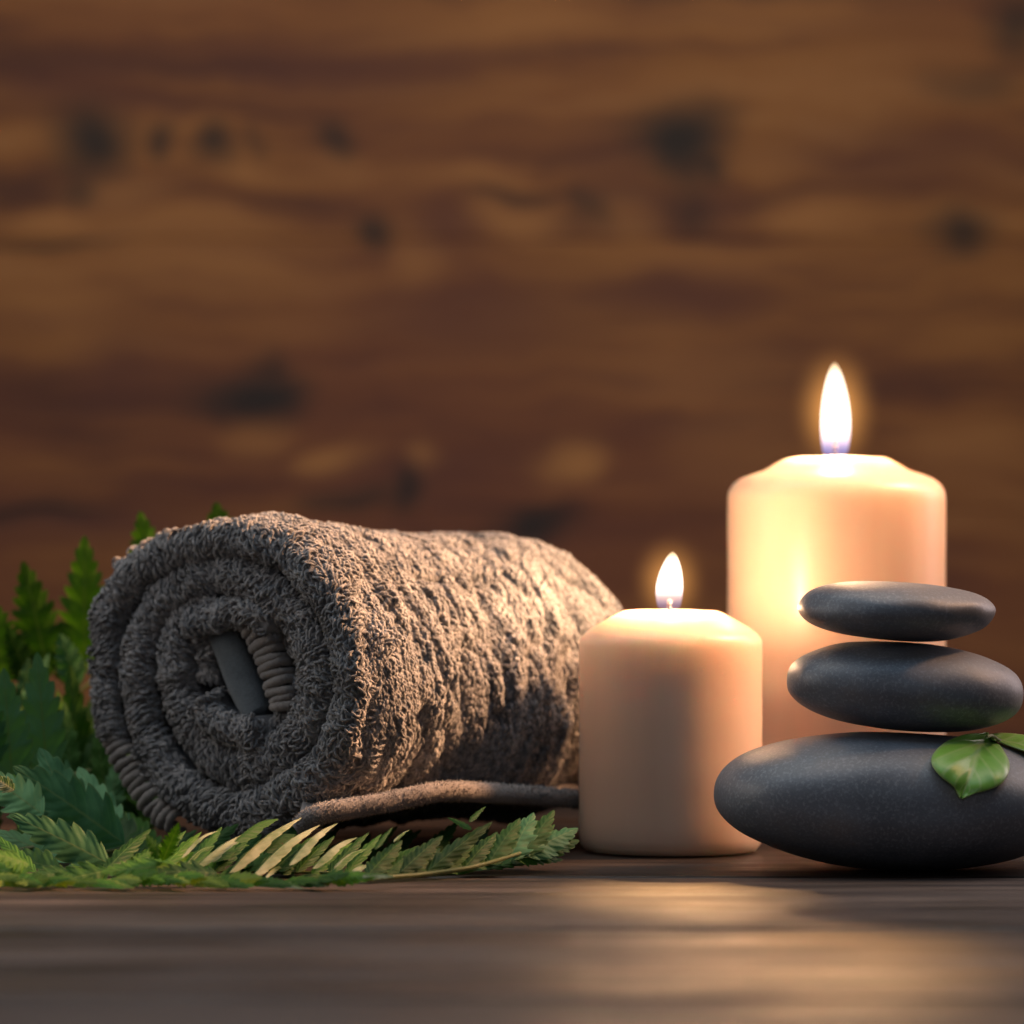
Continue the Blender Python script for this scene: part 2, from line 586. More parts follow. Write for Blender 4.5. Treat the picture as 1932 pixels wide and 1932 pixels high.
def boards(rects, depth_axis, front, thick, gap, bevel):
    """rects (a0,a1) along one axis; builds long boards with bevelled edges. depth_axis 'y' wall, 'z' table"""
    V, Fc = [], []
    for (a0, a1) in rects:
        a0 += gap / 2
        a1 -= gap / 2
        prof = [(a0, -thick), (a0, -bevel), (a0 + bevel, 0), (a1 - bevel, 0), (a1, -bevel), (a1, -thick)]
        for xx in (-1.6, 1.6):
            pass
        o = len(V)
        for xx in (-1.6, 1.6):
            for (a, dpt) in prof:
                if depth_axis == 'y':
                    V.append((xx, front - dpt, a))
                else:
                    V.append((xx, a, front + dpt))
        n = len(prof)
        for k in range(n):
            k2 = (k + 1) % n
            Fc.append((o + k, o + k2, o + n + k2, o + n + k))
        Fc.append(tuple(o + k for k in range(n))[::-1])
        Fc.append(tuple(o + n + k for k in range(n)))
    return V, Fc


zs = [P(0, 960, WY).z + k * 0.1793 for k in range(-5, 8)]
V, Fc = boards([(zs[k], zs[k + 1]) for k in range(len(zs) - 1)], 'y', WY, 0.02, 0.0004, 0.0004)
wall = mesh_obj('wooden_wall', V, Fc, M_wall, smooth=False)
wall['kind'] = 'structure'
wall['label'] = 'knotty brown stained wooden board wall, far out of focus behind the towel and candles'
ys = [0.45, 0.63, 0.818, 1.006, 1.194, 1.382, 1.57, 1.758, 1.946, 2.134]
V, Fc = boards([(ys[k], ys[k + 1]) for k in range(len(ys) - 1)], 'z', 0.0, 0.035, 0.0052, 0.0016)
table = mesh_obj('table_top', V, Fc, M_table, smooth=False)
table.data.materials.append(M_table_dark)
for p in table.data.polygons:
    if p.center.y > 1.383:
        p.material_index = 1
table['kind'] = 'structure'
table['label'] = 'dark brown plank table top running across the foreground'


# ------------------------------------------------------------------ candles
def make_candle(px, Y, R, py_top, fl_px, fl_top, fl_bot, fl_w, powers, label, cat='candle', glow=0.0, name='pillar_candle', flat=0.43, group='lit pillar candles'):
    cx = (px - 966.0) * Y / F
    H = CH - (py_top - HY) * Y / F
    root = thing(name, (cx, Y, 0), label, cat, group)
    prof = [(0.0, 0.0008), (R * 0.93, 0.0008), (R * 0.985, 0.003), (R * 0.996, 0.006)]
    for k in range(1, 14):
        prof.append((R * (1.0 + 0.002 * math.sin(k * 1.7)), 0.006 + (H - 0.40 * R - 0.006) * k / 13))
    if flat < 0.46:
        top = [(1.0, -.37), (.992, -.31), (.965, -.262), (.93, -.225), (.88, -.19), (.80, -.16), (.72, -.135), (.657, -.112), (.58, -.065), (.50, -.022), (flat + .02, -.004), (flat - .02, 0.0)]
    else:
        top = [(1.0, -.37), (.995, -.32), (.975, -.28), (.94, -.245), (.89, -.205), (.84, -.17), (.74, -.115), (.66, -.072), (.58, -.028), (flat + .02, -.005), (flat - .02, 0.0)]
    prof += [(R * a, H + R * z) for a, z in top]
    d = 0.28
    prof += [(R * (flat - .05), H - R * .02), (R * (flat - .06), H - R * .07), (R * (flat - .07), H - R * .14), (R * (flat - .10), H - R * d * .8), (R * (flat - .16), H - R * d), (R * .12, H - R * d), (R * .05, H - R * d * .9), (0.0, H - R * d * .88)]
    V, Fc = lathe(prof, (cx, Y, 0), 128)
    V = V.reshape(-1, 128, 3)
    # slightly uneven softened rim
    ang = np.linspace(0, 2 * PI, 128, endpoint=False)
    for k in range(len(prof)):
        if prof[k][1] > H - 0.36 * R and prof[k][0] > 0.15 * R:
            V[k, :, 2] += R * 0.004 * np.sin(ang * 2 + 1.0 + R * 90) + R * 0.002 * np.sin(ang * 5 + 2)
    part('wax', V.reshape(-1, 3), Fc, M_wax, root)
    fx = (fl_px - 966.0) * Y / F
    zb = CH - (fl_bot - HY) * Y / F
    zt = CH - (fl_top - HY) * Y / F
    # wick
    path = [(cx, Y, H - R * d), (cx + 0.0002, Y, H - R * 0.05), (fx + 0.0003, Y, zb + 0.0005), (fx - 0.0002, Y - 0.0004, zb + (zt - zb) * 0.10), (fx + 0.0004, Y - 0.0008, zb + (zt - zb) * 0.19)]
    V, Fc = tube(smooth_poly(path, 16), np.linspace(0.0010, 0.0007, 16), 8)
    part('wick', V, Fc, M_wick, root)
    # flame: a teardrop of revolution
    h = zt - zb
    pr = []
    for k in range(33):
        t = k / 32
        rr = fl_w / 2 * (math.sin(PI * min(1, (t * 0.80 + 0.20) ** 1.0)) ** 0.62) * (1 - 0.10 * t) if t < 1 else 0.0
        if t < 0.06:
            rr *= 0.55 + 0.45 * (t / 0.06) ** 0.5
        pr.append((max(rr, 0.00002), t * h))
    mx_r = max(p[0] for p in pr)
    pr = [(p[0] * fl_w / 2 / mx_r, p[1]) for p in pr]
    V, Fc = lathe(pr, (fx, Y, zb), 48)
    V = V.reshape(-1, 48, 3)
    tt_ = np.linspace(0, 1, len(pr))[:, None]
    V[:, :, 0] += fl_w * (0.05 * np.sin(tt_ * 3.0 + R * 300) - 0.05 * math.sin(R * 300) + 0.05 * tt_ ** 2)
    fl = part('flame', V.reshape(-1, 3), Fc, M_flame['big' if R > 0.04 else 'small'], root)
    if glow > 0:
        # emissive volume added to imitate lens bloom round the flame
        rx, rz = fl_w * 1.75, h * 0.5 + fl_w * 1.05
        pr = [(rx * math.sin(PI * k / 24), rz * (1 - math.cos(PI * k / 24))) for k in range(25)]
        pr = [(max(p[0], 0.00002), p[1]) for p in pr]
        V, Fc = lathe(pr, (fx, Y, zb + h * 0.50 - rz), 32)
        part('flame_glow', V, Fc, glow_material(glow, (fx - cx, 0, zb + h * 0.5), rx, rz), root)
    for k, (t, pw) in enumerate(powers):
        ld = bpy.data.lights.new('flame_light', 'POINT')
        ld.energy = pw
        ld.color = (1.0, 0.60, 0.33)
        ld.shadow_soft_size = fl_w * 0.36
        lo = bpy.data.objects.new('flame_light', ld)
        C.objects.link(lo)
        lo.parent = root
        lo.location = (fx - cx, 0, zb + t * h)
    return root


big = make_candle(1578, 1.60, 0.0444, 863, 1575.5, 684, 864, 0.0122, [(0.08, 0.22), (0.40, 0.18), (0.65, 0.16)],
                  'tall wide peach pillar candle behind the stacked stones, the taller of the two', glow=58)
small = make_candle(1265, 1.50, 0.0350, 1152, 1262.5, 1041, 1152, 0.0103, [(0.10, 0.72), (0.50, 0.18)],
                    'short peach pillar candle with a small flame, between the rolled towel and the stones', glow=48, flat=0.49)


# ------------------------------------------------------------------ stones
def make_stone(pxc, pyc, Y, hw, hh_top, hh_bot, depth, tilt, label, p=2.15, seed=0, skew=0.0, yaw=0.2):
    """half sizes in pixels of the 1932 frame; depth half size in metres"""
    s = Y / F
    c = P(pxc, pyc, Y)
    nu, nv = 128, 64
    th = np.linspace(0, 2 * PI, nu, endpoint=False)
    ph = np.linspace(-PI / 2, PI / 2, nv)
    TH, PH = np.meshgrid(th, ph, indexing='ij')

    def sgp(x, e):
        return np.sign(x) * np.abs(x) ** e
    e = 2.0 / p
    X = sgp(np.cos(PH), e) * np.cos(TH) * hw * s
    Yv = sgp(np.cos(PH), e) * np.sin(TH) * depth
    Z = sgp(np.sin(PH), e)
    Z = np.where(Z > 0, Z * hh_top * s, Z * hh_bot * s)
    n = vnoise(np.cos(TH) * np.cos(PH) * 1.3 + seed * 7.1 + 20, np.sin(TH) * np.cos(PH) * 1.3 + 31, np.sin(PH) * 1.1 + 9 + seed)
    n2 = vnoise(np.cos(TH) * np.cos(PH) * 3.1 + seed * 3.3 + 50, np.sin(TH) * np.cos(PH) * 3.1 + 61, np.sin(PH) * 2.4 + 19 + seed)
    n = n + 0.35 * n2
    k = 1 + 0.042 * n
    X, Yv, Z = X * k, Yv * k, Z * (1 + 0.045 * n)
    X = X + skew * Z
    cy, sy_ = math.cos(yaw), math.sin(yaw)
    X, Yv = X * cy * 1.0 - Yv * sy_ * 0.3, Yv * cy + X * sy_ * 0.3
    ct, st = math.cos(tilt), math.sin(tilt)
    X, Z = X * ct + Z * st, -X * st + Z * ct
    V = np.stack([X, Yv, Z], -1).reshape(-1, 3)
    # keep the outline exactly as wide as asked
    xm = (V[:, 0].max() + V[:, 0].min()) / 2
    V[:, 0] = (V[:, 0] - xm) * (hw * s / ((V[:, 0].max() - V[:, 0].min()) / 2))
    zt, zb = V[:, 2].max(), V[:, 2].min()
    V[:, 2] = (V[:, 2] - zb) / (zt - zb) * (hh_top + hh_bot) * s - hh_bot * s
    o = mesh_obj('pebble', V, orient(V, grid_faces(nu, nv, close_n=True)), M_stone)
    o.location = c
    o['label'] = label
    o['category'] = 'stone'
    o['group'] = 'stacked black massage stones'
    return o, c


ZB = 0.115
# lower stone: bottom on the table
Y3 = 1.415
lowc = CH - (1510 - HY) * Y3 / F
hb = lowc * F / Y3 - 0.2
st3, c3 = make_stone(1683, 1510, Y3, 337, 128, hb, 0.048, math.radians(2.0), 'large flat black stone at the bottom of the stack, a green leaf on it', p=2.25, seed=1)
st2, c2 = make_stone(1707, 1296, Y3 + .003, 222.5, 86, 85, 0.034, math.radians(5.0), 'middle black stone of the stack, resting on the largest stone', p=2.2, seed=2, yaw=-0.2)
st1, c1 = make_stone(1691.5, 1151, Y3, 187, 55, 60, 0.030, math.radians(5.0), 'smallest black stone, balanced on top of the stack', p=2.3, seed=3, skew=0.5)

# ------------------------------------------------------------------ towel
TH = math.radians(40)
TC = (-0.1105, 1.475)
TU = np.array([math.cos(TH), -math.sin(TH), 0.0])
TD = np.array([math.sin(TH), math.cos(TH), 0.0])
TL = 0.188
ZC = 0.066


def face_uv(px, py):
    k = (px - 966.0) / F
    u = (k * TC[1] - TC[0]) / (math.cos(TH) + k * math.sin(TH))
    Y = TC[1] - u * math.sin(TH)
    return u, CH - (py - HY) * Y / F


def z1(zx, zy):          # reading of a zoomed crop of the roll's end
    return 100.6 + 0.3646 * zx, 930.8 + 0.3646 * zy


KZ = 0.3646 * 1.475 / F


def strip_grid(pts, n_t, L0=0.0, cap_seg=9, side_seg=70, s_off=None, inner_seg=3, bulge=0.85, Lend=None):
    """pts: (zx, zy, thickness) in crop pixels. Returns positions[n_t, K, 3], tags"""
    q = smooth_poly(pts, n_t)
    uv = np.array([face_uv(*z1(a, b)) for a, b, _ in q])
    wd = q[:, 2] * KZ / 2
    T = np.gradient(uv, axis=0)
    T /= np.linalg.norm(T, axis=1)[:, None]
    N = np.stack([T[:, 1], -T[:, 0]], -1)
    # outward normal: away from the roll centre
    cen = uv.mean(axis=0)
    sgn = np.sign(((uv - cen) * N).sum(1).mean())
    N = N * sgn
    L = TL if Lend is None else Lend
    sec = []                       # (n, s, kind)
    for k in range(cap_seg):       # front cap, from inner to outer
        a = -PI / 2 + PI * k / (cap_seg - 1)
        sec.append((math.sin(a), -math.cos(a) * bulge, 0, 0))
    for k in range(1, side_seg + 1):
        sec.append((1.0, 0.0, k / side_seg, 1))
    for k in range(1, 5):
        a = PI / 2 - PI * k / 5
        sec.append((math.sin(a), math.cos(a) * bulge, 1, 2))
    for k in range(inner_seg):
        sec.append((-1.0, 0.0, 1 - (k + 0.5) / (inner_seg), 3))
    K = len(sec)
    G = np.zeros((n_t, K, 3))
    tag = np.array([s[3] for s in sec])
    so = np.zeros(n_t) if s_off is None else s_off(q)
    for j, (nn, ss, fr, kd) in enumerate(sec):
        n = nn * wd
        s = so + wd * bulge + ss * wd + fr * (L - 2 * wd * bulge - so)
        u = uv[:, 0] + N[:, 0] * n
        z = uv[:, 1] + N[:, 1] * n
        G[:, j] = np.stack([u, z, s], -1)
    return G, tag, q


def shape_body(G, wr=1.0):
    """roll-space (u, z, s) -> world, with the sag and wrinkles of the whole roll"""
    u, z, s = G[..., 0], G[..., 1], G[..., 2]
    uc = face_uv(405, 1290)[0]
    ang = np.arctan2(z - ZC, u - uc)
    r = np.hypot(u - uc, z - ZC)
    rn = np.clip(r / 0.06, 0, 1.2)
    sm = lambda a, b, x: np.clip((x - a) / (b - a), 0, 1) ** 2 * (3 - 2 * np.clip((x - a) / (b - a), 0, 1))
    k = 0.982 - 0.050 * sm(0.015, 0.075, s) + 0.006 * sm(0.085, 0.135, s) + 0.012 * np.exp(-((s - 0.018) / 0.012) ** 2)
    k = k * (1 - 0.30 * np.clip((s - (TL - 0.038)) / 0.038, 0, 1) ** 2.4)
    # wrinkles round the roll
    wv = vnoise(s * 105 + ang * 1.1 + 40, ang * 2.2 + 30, 3.3)
    wv2 = vnoise(s * 260 + ang * 1.7 + 90, ang * 4.0 + 60, 7.7)
    gro = -np.clip(0.25 - np.abs(wv), 0, 1) * 4 * 0.0028 + 0.0014 * wv2 + 0.0026 * vnoise(s * 40 + 5, ang * 1.5 + 8, 1.0)
    k = k + wr * gro / 0.06 * np.where(s > 0.006, 1, 0.35) * rn
    zz = ZC + (z - ZC) * k
    uu = uc + (u - uc) * k * 1.025
    zz = zz - 0.004 * sm(0.03, 0.10, s)
    zz = np.maximum(zz, 0.003 + 0.0 * zz)
    X = TC[0] + uu * TU[0] + s * TD[0]
    Y = TC[1] + uu * TU[1] + s * TD[1]
    return np.stack([X, Y, zz], -1)


SP = [(1000, 1090, 90), (960, 1000, 60), (900, 620, 90), (780, 560, 150), (640, 620, 165), (555, 760, 165), (535, 950, 165), (585, 1150, 175), (690, 1330, 195), (880, 1425, 225), (1080, 1375, 250),
      (1240, 1220, 255), (1310, 1010, 255), (1280, 800, 255), (1170, 610, 245), (1010, 470, 215), (830, 400, 180), (640, 450, 165), (480, 580, 155), (400, 760, 155), (380, 950, 155),
      (390, 1150, 155), (440, 1350, 160), (560, 1520, 185), (740, 1640, 195), (950, 1660, 215), (1170, 1580, 220), (1360, 1420, 205), (1470, 1190, 190), (1490, 950, 180),
      (1440, 700, 180), (1330, 480, 180), (1180, 310, 180), (980, 225, 172), (780, 220, 165), (600, 270, 160), (430, 370, 155), (310, 500, 155), (245, 680, 150), (225, 880, 150),
      (230, 1060, 140), (248, 1190, 125), (262, 1262, 112)]
SP = [(a, b, c * (0.90 if a < 420 else 1.08 if (k < 6) else 1.0)) for k, (a, b, c) in enumerate(SP[3:])]
N_T = 620


def soff(q):
    zx, zy = q[:, 0], q[:, 1]
    d = np.hypot((zx - 820) / 620, (zy - 980) / 800)
    base = 0.011 * np.clip(1 - d, 0, 1) ** 1.2
    return base + 0.0022 * vnoise(zx / 130 + 3, zy / 130 + 5, 0.5) + 0.0015


G, tag, q = strip_grid(SP, N_T, s_off=soff)
K = G.shape[1]
W = shape_body(G)
# normals of the grid
def grid_normals(W):
    dT = np.gradient(W, axis=0)
    dS = np.roll(W, -1, axis=1) - np.roll(W, 1, axis=1)
    NN = np.cross(dT, dS)
    NN /= np.linalg.norm(NN, axis=2)[..., None] + 1e-12
    if (NN[:, 4] @ (-TD)).mean() < 0:
        NN = -NN
    return dT, NN


dT, NN = grid_normals(W)
base_V = W.reshape(-1, 3)
base_F = grid_faces(N_T, K, close_m=True)


def make_loops(W, NN, dT, idx_t, idx_s, length, height, rad, flow, curl, lean):
    """terry loops rooted at fractional grid positions. Returns vertices and faces"""
    n = len(idx_t)
    i0 = np.clip(idx_t.astype(int), 0, W.shape[0] - 2)
    j0 = np.clip(idx_s.astype(int), 0, W.shape[1] - 2)
    ft, fs = (idx_t - i0)[:, None], (idx_s - j0)[:, None]

    def bil(A):
        return (A[i0, j0] * (1 - ft) + A[i0 + 1, j0] * ft) * (1 - fs) + (A[i0, j0 + 1] * (1 - ft) + A[i0 + 1, j0 + 1] * ft) * fs
    p = bil(W)
    nrm = bil(NN)
    nrm /= np.linalg.norm(nrm, axis=1)[:, None]
    tt = bil(dT)
    tt /= np.linalg.norm(tt, axis=1)[:, None] + 1e-12
    bb = np.cross(nrm, tt)
    D = tt * np.cos(flow)[:, None] + bb * np.sin(flow)[:, None]
    E = np.cross(nrm, D)
    m = 7
    tau = np.linspace(0, 1, m)[None, :, None]
    hh = height[:, None, None]
    ll = length[:, None, None]
    path = p[:, None] - nrm[:, None] * 0.0006 + nrm[:, None] * hh * np.sin(PI * tau) ** 0.8 + D[:, None] * ll * (tau + 0.25 * lean * np.sin(PI * tau)) \
        + E[:, None] * curl[:, None, None] * np.sin(PI * 2 * tau + 0.6) * 0.5
    T = np.gradient(path, axis=1)
    T /= np.linalg.norm(T, axis=2)[..., None] + 1e-12
    A = np.cross(T, E[:, None] + 0.2 * nrm[:, None])
    A /= np.linalg.norm(A, axis=2)[..., None] + 1e-12
    B = np.cross(T, A)
    sd = 4
    a = np.linspace(0, 2 * PI, sd, endpoint=False) + 0.4
    tw = np.array([0.7, 1.05, 0.92, 1.08, 0.92, 1.05, 0.7])[None, :, None, None]
    V = path[:, :, None, :] + rad[:, None, None, None] * tw * (A[:, :, None, :] * np.cos(a)[None, None, :, None] + B[:, :, None, :] * np.sin(a)[None, None, :, None])
    f1 = grid_faces(m, sd, close_m=True)
    Fc = (f1[None] + (np.arange(n) * m * sd)[:, None, None]).reshape(-1, 4)
    return V.reshape(-1, 3), Fc


# loops on the front edge of every layer
nc = 13000
it = rng.random(nc) * (N_T - 2) + 0.5
js = rng.random(nc) * 11.5
# flow of the strands drifts over the end of the roll
gx = np.interp(it, np.arange(N_T), q[:, 0])
gy = np.interp(it, np.arange(N_T), q[:, 1])
fl = 3.0 * vnoise(gx / 110 + 9, gy / 110 + 4, js / 6) + rng.normal(0, 0.45, nc)
right = (gx > 900)
fl = np.where(right, fl, 1.25 + 0.5 * fl)       # strands on the left lie across their layer
V1, F1 = make_loops(W, NN, dT, it, js, rng.uniform(0.0028, 0.0062, nc), rng.uniform(0.0010, 0.0024, nc), rng.uniform(0.00042, 0.00058, nc), fl, rng.normal(0, 0.0011, nc), 0.6)
# loops on the outside of the roll
t_out = int(np.argmin(np.hypot(q[:, 0] - 620, q[:, 1] - 1560) + 1e5 * (np.arange(N_T) < N_T * 0.4)))
no = 70000
it = rng.uniform(t_out, N_T - 2, no)
js = 8 + np.floor(rng.uniform(0, 84, no)) / 84 * 69.5 + rng.normal(0, 0.16, no) + 0.2
js = np.clip(js, 8, 78)
nv = NN[it.astype(int), js.astype(int)]
pv = W[it.astype(int), js.astype(int)]
view = np.array([0, 0, CH]) - pv
view /= np.linalg.norm(view, axis=1)[:, None]
hole = vnoise(it / 3.2, js / 1.1, 4.0) + 0.6 * vnoise(it / 8.0, js / 2.0, 8.0)
keep = ((nv * view).sum(1) > -0.25) & (pv[:, 2] > 0.006) & (hole > -0.75)
it, js = it[keep], js[keep]
gs = vnoise(it / 9.0, js * 1.1, 2.0)
no = len(it)
fl = rng.normal(0, 0.22, no) + 0.55 * vnoise(it / 25, js / 8, 5.0)
V2, F2 = make_loops(W, NN, dT, it, js, rng.uniform(0.0022, 0.0036, no), rng.uniform(0.0012, 0.0020, no) * (1 + 0.5 * gs), rng.uniform(0.00042, 0.00058, no), fl, rng.normal(0, 0.0004, no), 0.5)
# the inmost turn, filling the core below and beside the woven band
SPi = [(690, 1060, 110), (760, 1170, 130), (880, 1225, 140), (1010, 1230, 150), (1120, 1150, 150), (1170, 1010, 140), (1165, 870, 130), (1110, 740, 130), (1020, 640, 120), (900, 600, 110), (800, 640, 120), (700, 660, 120), (650, 740, 90), (655, 850, 70), (680, 960, 70)]
Gi, tagi, qi = strip_grid(SPi, 160, s_off=lambda q_: 0.0125 - 0.009 * (((q_[:, 1] > 1090) & (q_[:, 0] < 1010)) | (q_[:, 1] < 690)) + 0.0015 * vnoise(q_[:, 0] / 90, q_[:, 1] / 90), side_seg=10)
Wi = shape_body(Gi)
dTi, NNi = grid_normals(Wi)
ni = 2600
it3 = rng.random(ni) * 158
js3 = rng.random(ni) * 10.5
V3, F3 = make_loops(Wi, NNi, dTi, it3, js3, rng.uniform(0.0028, 0.0062, ni), rng.uniform(0.0010, 0.0024, ni), rng.uniform(0.00042, 0.00058, ni), 4 * vnoise(it3 / 20, js3 / 5, 9.0), rng.normal(0, 0.0018, ni), 0.6)
print('loops', nc, no)
towel = thing('rolled_towel', (TC[0], TC[1], 0), 'rolled up charcoal terry towel lying on green fern fronds beside the candles', 'towel')
pcs = [(base_V, base_F), (Wi.reshape(-1, 3), grid_faces(160, Wi.shape[1], close_m=True)), (V1, F1), (V2, F2), (V3, F3)]
off = np.cumsum([0] + [len(a) for a, b in pcs])
AV = np.vstack([a for a, b in pcs])
AF = np.vstack([b + off[k] for k, (a, b) in enumerate(pcs)])
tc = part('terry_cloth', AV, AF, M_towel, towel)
tone = np.ones(len(AV), dtype=np.float32) * 0.05  # ground cloth toned dark: shade in the pits between loops put into colour
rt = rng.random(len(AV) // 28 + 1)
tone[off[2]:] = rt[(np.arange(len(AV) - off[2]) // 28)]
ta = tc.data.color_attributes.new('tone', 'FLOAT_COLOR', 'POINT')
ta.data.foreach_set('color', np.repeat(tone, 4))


# ribbed hems
def ribs(pts, pitch, name, s0):
    q_ = smooth_poly(pts, 60)
    seg = np.concatenate([[0], np.cumsum(np.hypot(*np.diff(q_[:, :2], axis=0).T))])
    tot = seg[-1]
    n = int(tot / pitch)
    geo = []
    for k in range(n + 1):
        d = (k + 0.5 + 0.14 * math.sin(k * 5.1)) * tot / (n + 1)
        x, y, t = [np.interp(d, seg, q_[:, c]) for c in range(3)]
        x2, y2 = [np.interp(min(tot, d + 2), seg, q_[:, c]) for c in range(2)]
        x1, y1 = [np.interp(max(0, d - 2), seg, q_[:, c]) for c in range(2)]
        uv = np.array(face_uv(*z1(x, y)))
        a_, b_ = np.array(face_uv(*z1(x1, y1))), np.array(face_uv(*z1(x2, y2)))
        T = (b_ - a_) / np.linalg.norm(b_ - a_)
        N = np.array([T[1], -T[0]])
        hw = t * KZ / 2
        path = []
        for f in np.linspace(-1, 1, 15):
            if abs(f) > 0.6:
                nn = math.copysign(1.0, f) * hw
                ss = (abs(f) - 0.6) / 0.4 * 0.008
            else:
                a = f / 0.6 * PI / 2
                nn = math.sin(a) * hw
                ss = -math.cos(a) * hw * 0.45
            sl = T * (nn * (-0.16 + 0.10 * math.sin(k * 3.3)))
            path.append((uv[0] + N[0] * nn + sl[0], uv[1] + N[1] * nn + sl[1], s0 + ss + hw * 0.4))
        G_ = np.array(path)
        Wd = shape_body(G_[None], 0.0)[0]
        Wd = smooth_poly(Wd, 40)
        rr = pitch * KZ * 0.50 * (1 + 0.14 * math.sin(k * 2.3 + s0 * 900)) * (1 + 0.10 * vnoise(np.arange(40) / 5.0, k * 3.7, 2.0))
        tv, tf = tube(Wd, rr, 12)
        tv = tv + 0.00025 * np.stack([vnoise(tv[:, 0] * 900, tv[:, 1] * 900, tv[:, 2] * 900 + q) for q in (0, 9, 17)], -1)
        geo.append((tv, tf))
    V, Fc = join_geo(geo)
    return part(name, V, Fc, M_hem, towel)


ribs([(905, 650, 95), (985, 770, 130), (1035, 900, 135), (1075, 1030, 130), (1100, 1130, 110)], 47, 'stitched_hem', 0.008)
ribs([(262, 1265, 95), (310, 1360, 120), (370, 1465, 125), (430, 1560, 125), (500, 1655, 120), (600, 1730, 100)], 47, 'stitched_hem', 0.003)

# smooth woven band in the core
Gc, tagc, qc = strip_grid([(725, 610, 150), (745, 695, 180), (765, 750, 195), (795, 820, 205), (835, 930, 210), (875, 1030, 200), (905, 1095, 180), (930, 1150, 150)], 60, s_off=lambda q_: 0.0085 + 0 * q_[:, 0], side_seg=6, cap_seg=17, bulge=0.75, Lend=0.05)
Wc = shape_body(Gc, 0.0)
V, Fc = Wc.reshape(-1, 3), [tuple(int(i) for i in f) for f in grid_faces(60, Gc.shape[1], close_m=True)]
Kc = Gc.shape[1]
Fc.append(tuple(range(Kc)))
Fc.append(tuple(59 * Kc + k for k in range(Kc))[::-1])
part('woven_band', V, Fc, M_band, towel)

# loose end of the towel: a flat sheet that comes out from under the roll, its edge rolled
ne = 90
ed = smooth_poly([(560, 1560, 1.425), (600, 1531, 1.425), (660, 1520, 1.430), (740, 1506, 1.437), (830, 1488, 1.448), (920, 1490, 1.468), (1010, 1496, 1.492), (1095, 1503, 1.515), (1160, 1512, 1.535), (1210, 1520, 1.555)], ne)
edge = np.array([P(a, b + 6, c) for a, b, c in ed])
inner = np.array([TC[0], TC[1], 0.0225]) + TU * 0.040 + np.linspace(0.004, 0.15, ne)[:, None] * TD
geo = []
ms = 14
Gf = np.zeros((ne, ms * 2, 3))
thk = 0.0030 + 0.0005 * np.sin(np.linspace(0, 9, ne))
for k in range(ms):
    f = k / (ms - 1)
    pt = edge * (1 - f) + inner * f
    sag = np.zeros((ne, 3))
    sag[:, 2] = -0.001 * math.sin(PI * f) * (1 - f) + 0.0006 * np.sin(np.linspace(0, 30, ne) + f * 4)
    t_ = thk * (1.0 if f > 0.12 else 0.6 + 0.4 * f / 0.12)
    up = np.array([0, 0, 1.0])
    Gf[:, k] = pt + sag + up * t_[:, None] * 0.5
    Gf[:, 2 * ms - 1 - k] = pt + sag - up * t_[:, None] * 0.5
V, Fc = Gf.reshape(-1, 3), [tuple(int(i) for i in f) for f in grid_faces(ne, 2 * ms, close_m=True)]
Fc.append(tuple(range(2 * ms)))
Fc.append(tuple((ne - 1) * 2 * ms + k for k in range(2 * ms))[::-1])
geo.append((V, Fc))
geo.append(tube(edge, 0.0036 + 0.0004 * vnoise(np.arange(ne) / 6.0, 0.5), 14))
V, Fc = join_geo(geo)
# short fuzz along the loose edge
fz = []
nf = 9000
ei = rng.uniform(1, ne - 2, nf)
ea = rng.uniform(0, 2 * PI, nf)
e0 = edge[ei.astype(int)] * (1 - (ei % 1))[:, None] + edge[ei.astype(int) + 1] * (ei % 1)[:, None]
Te = np.gradient(edge, axis=0)[ei.astype(int)]
Te /= np.linalg.norm(Te, axis=1)[:, None]
Ae = np.cross(Te, [0, 0, 1.0])
Ae /= np.linalg.norm(Ae, axis=1)[:, None]
Be = np.cross(Te, Ae)
ndir = Ae * np.cos(ea)[:, None] + Be * np.sin(ea)[:, None]
root_p = e0 + ndir * 0.0034
sdir = np.cross(ndir, Te)
tip = root_p + ndir * 0.0007 + rng.normal(0, 0.0004, (nf, 3))
b1 = root_p + Te * 0.00028
b2 = root_p - Te * 0.00028 + sdir * 0.0002
b3 = root_p - sdir * 0.00030
FV = np.stack([b1, b2, b3, tip], 1).reshape(-1, 3)
base_n = len(V)
V = np.vstack([V, FV])
for k in range(nf):
    o = base_n + 4 * k
    Fc += [(o, o + 1, o + 3), (o + 1, o + 2, o + 3), (o + 2, o, o + 3)]
part('loose_end', V, Fc, M_loose, towel)


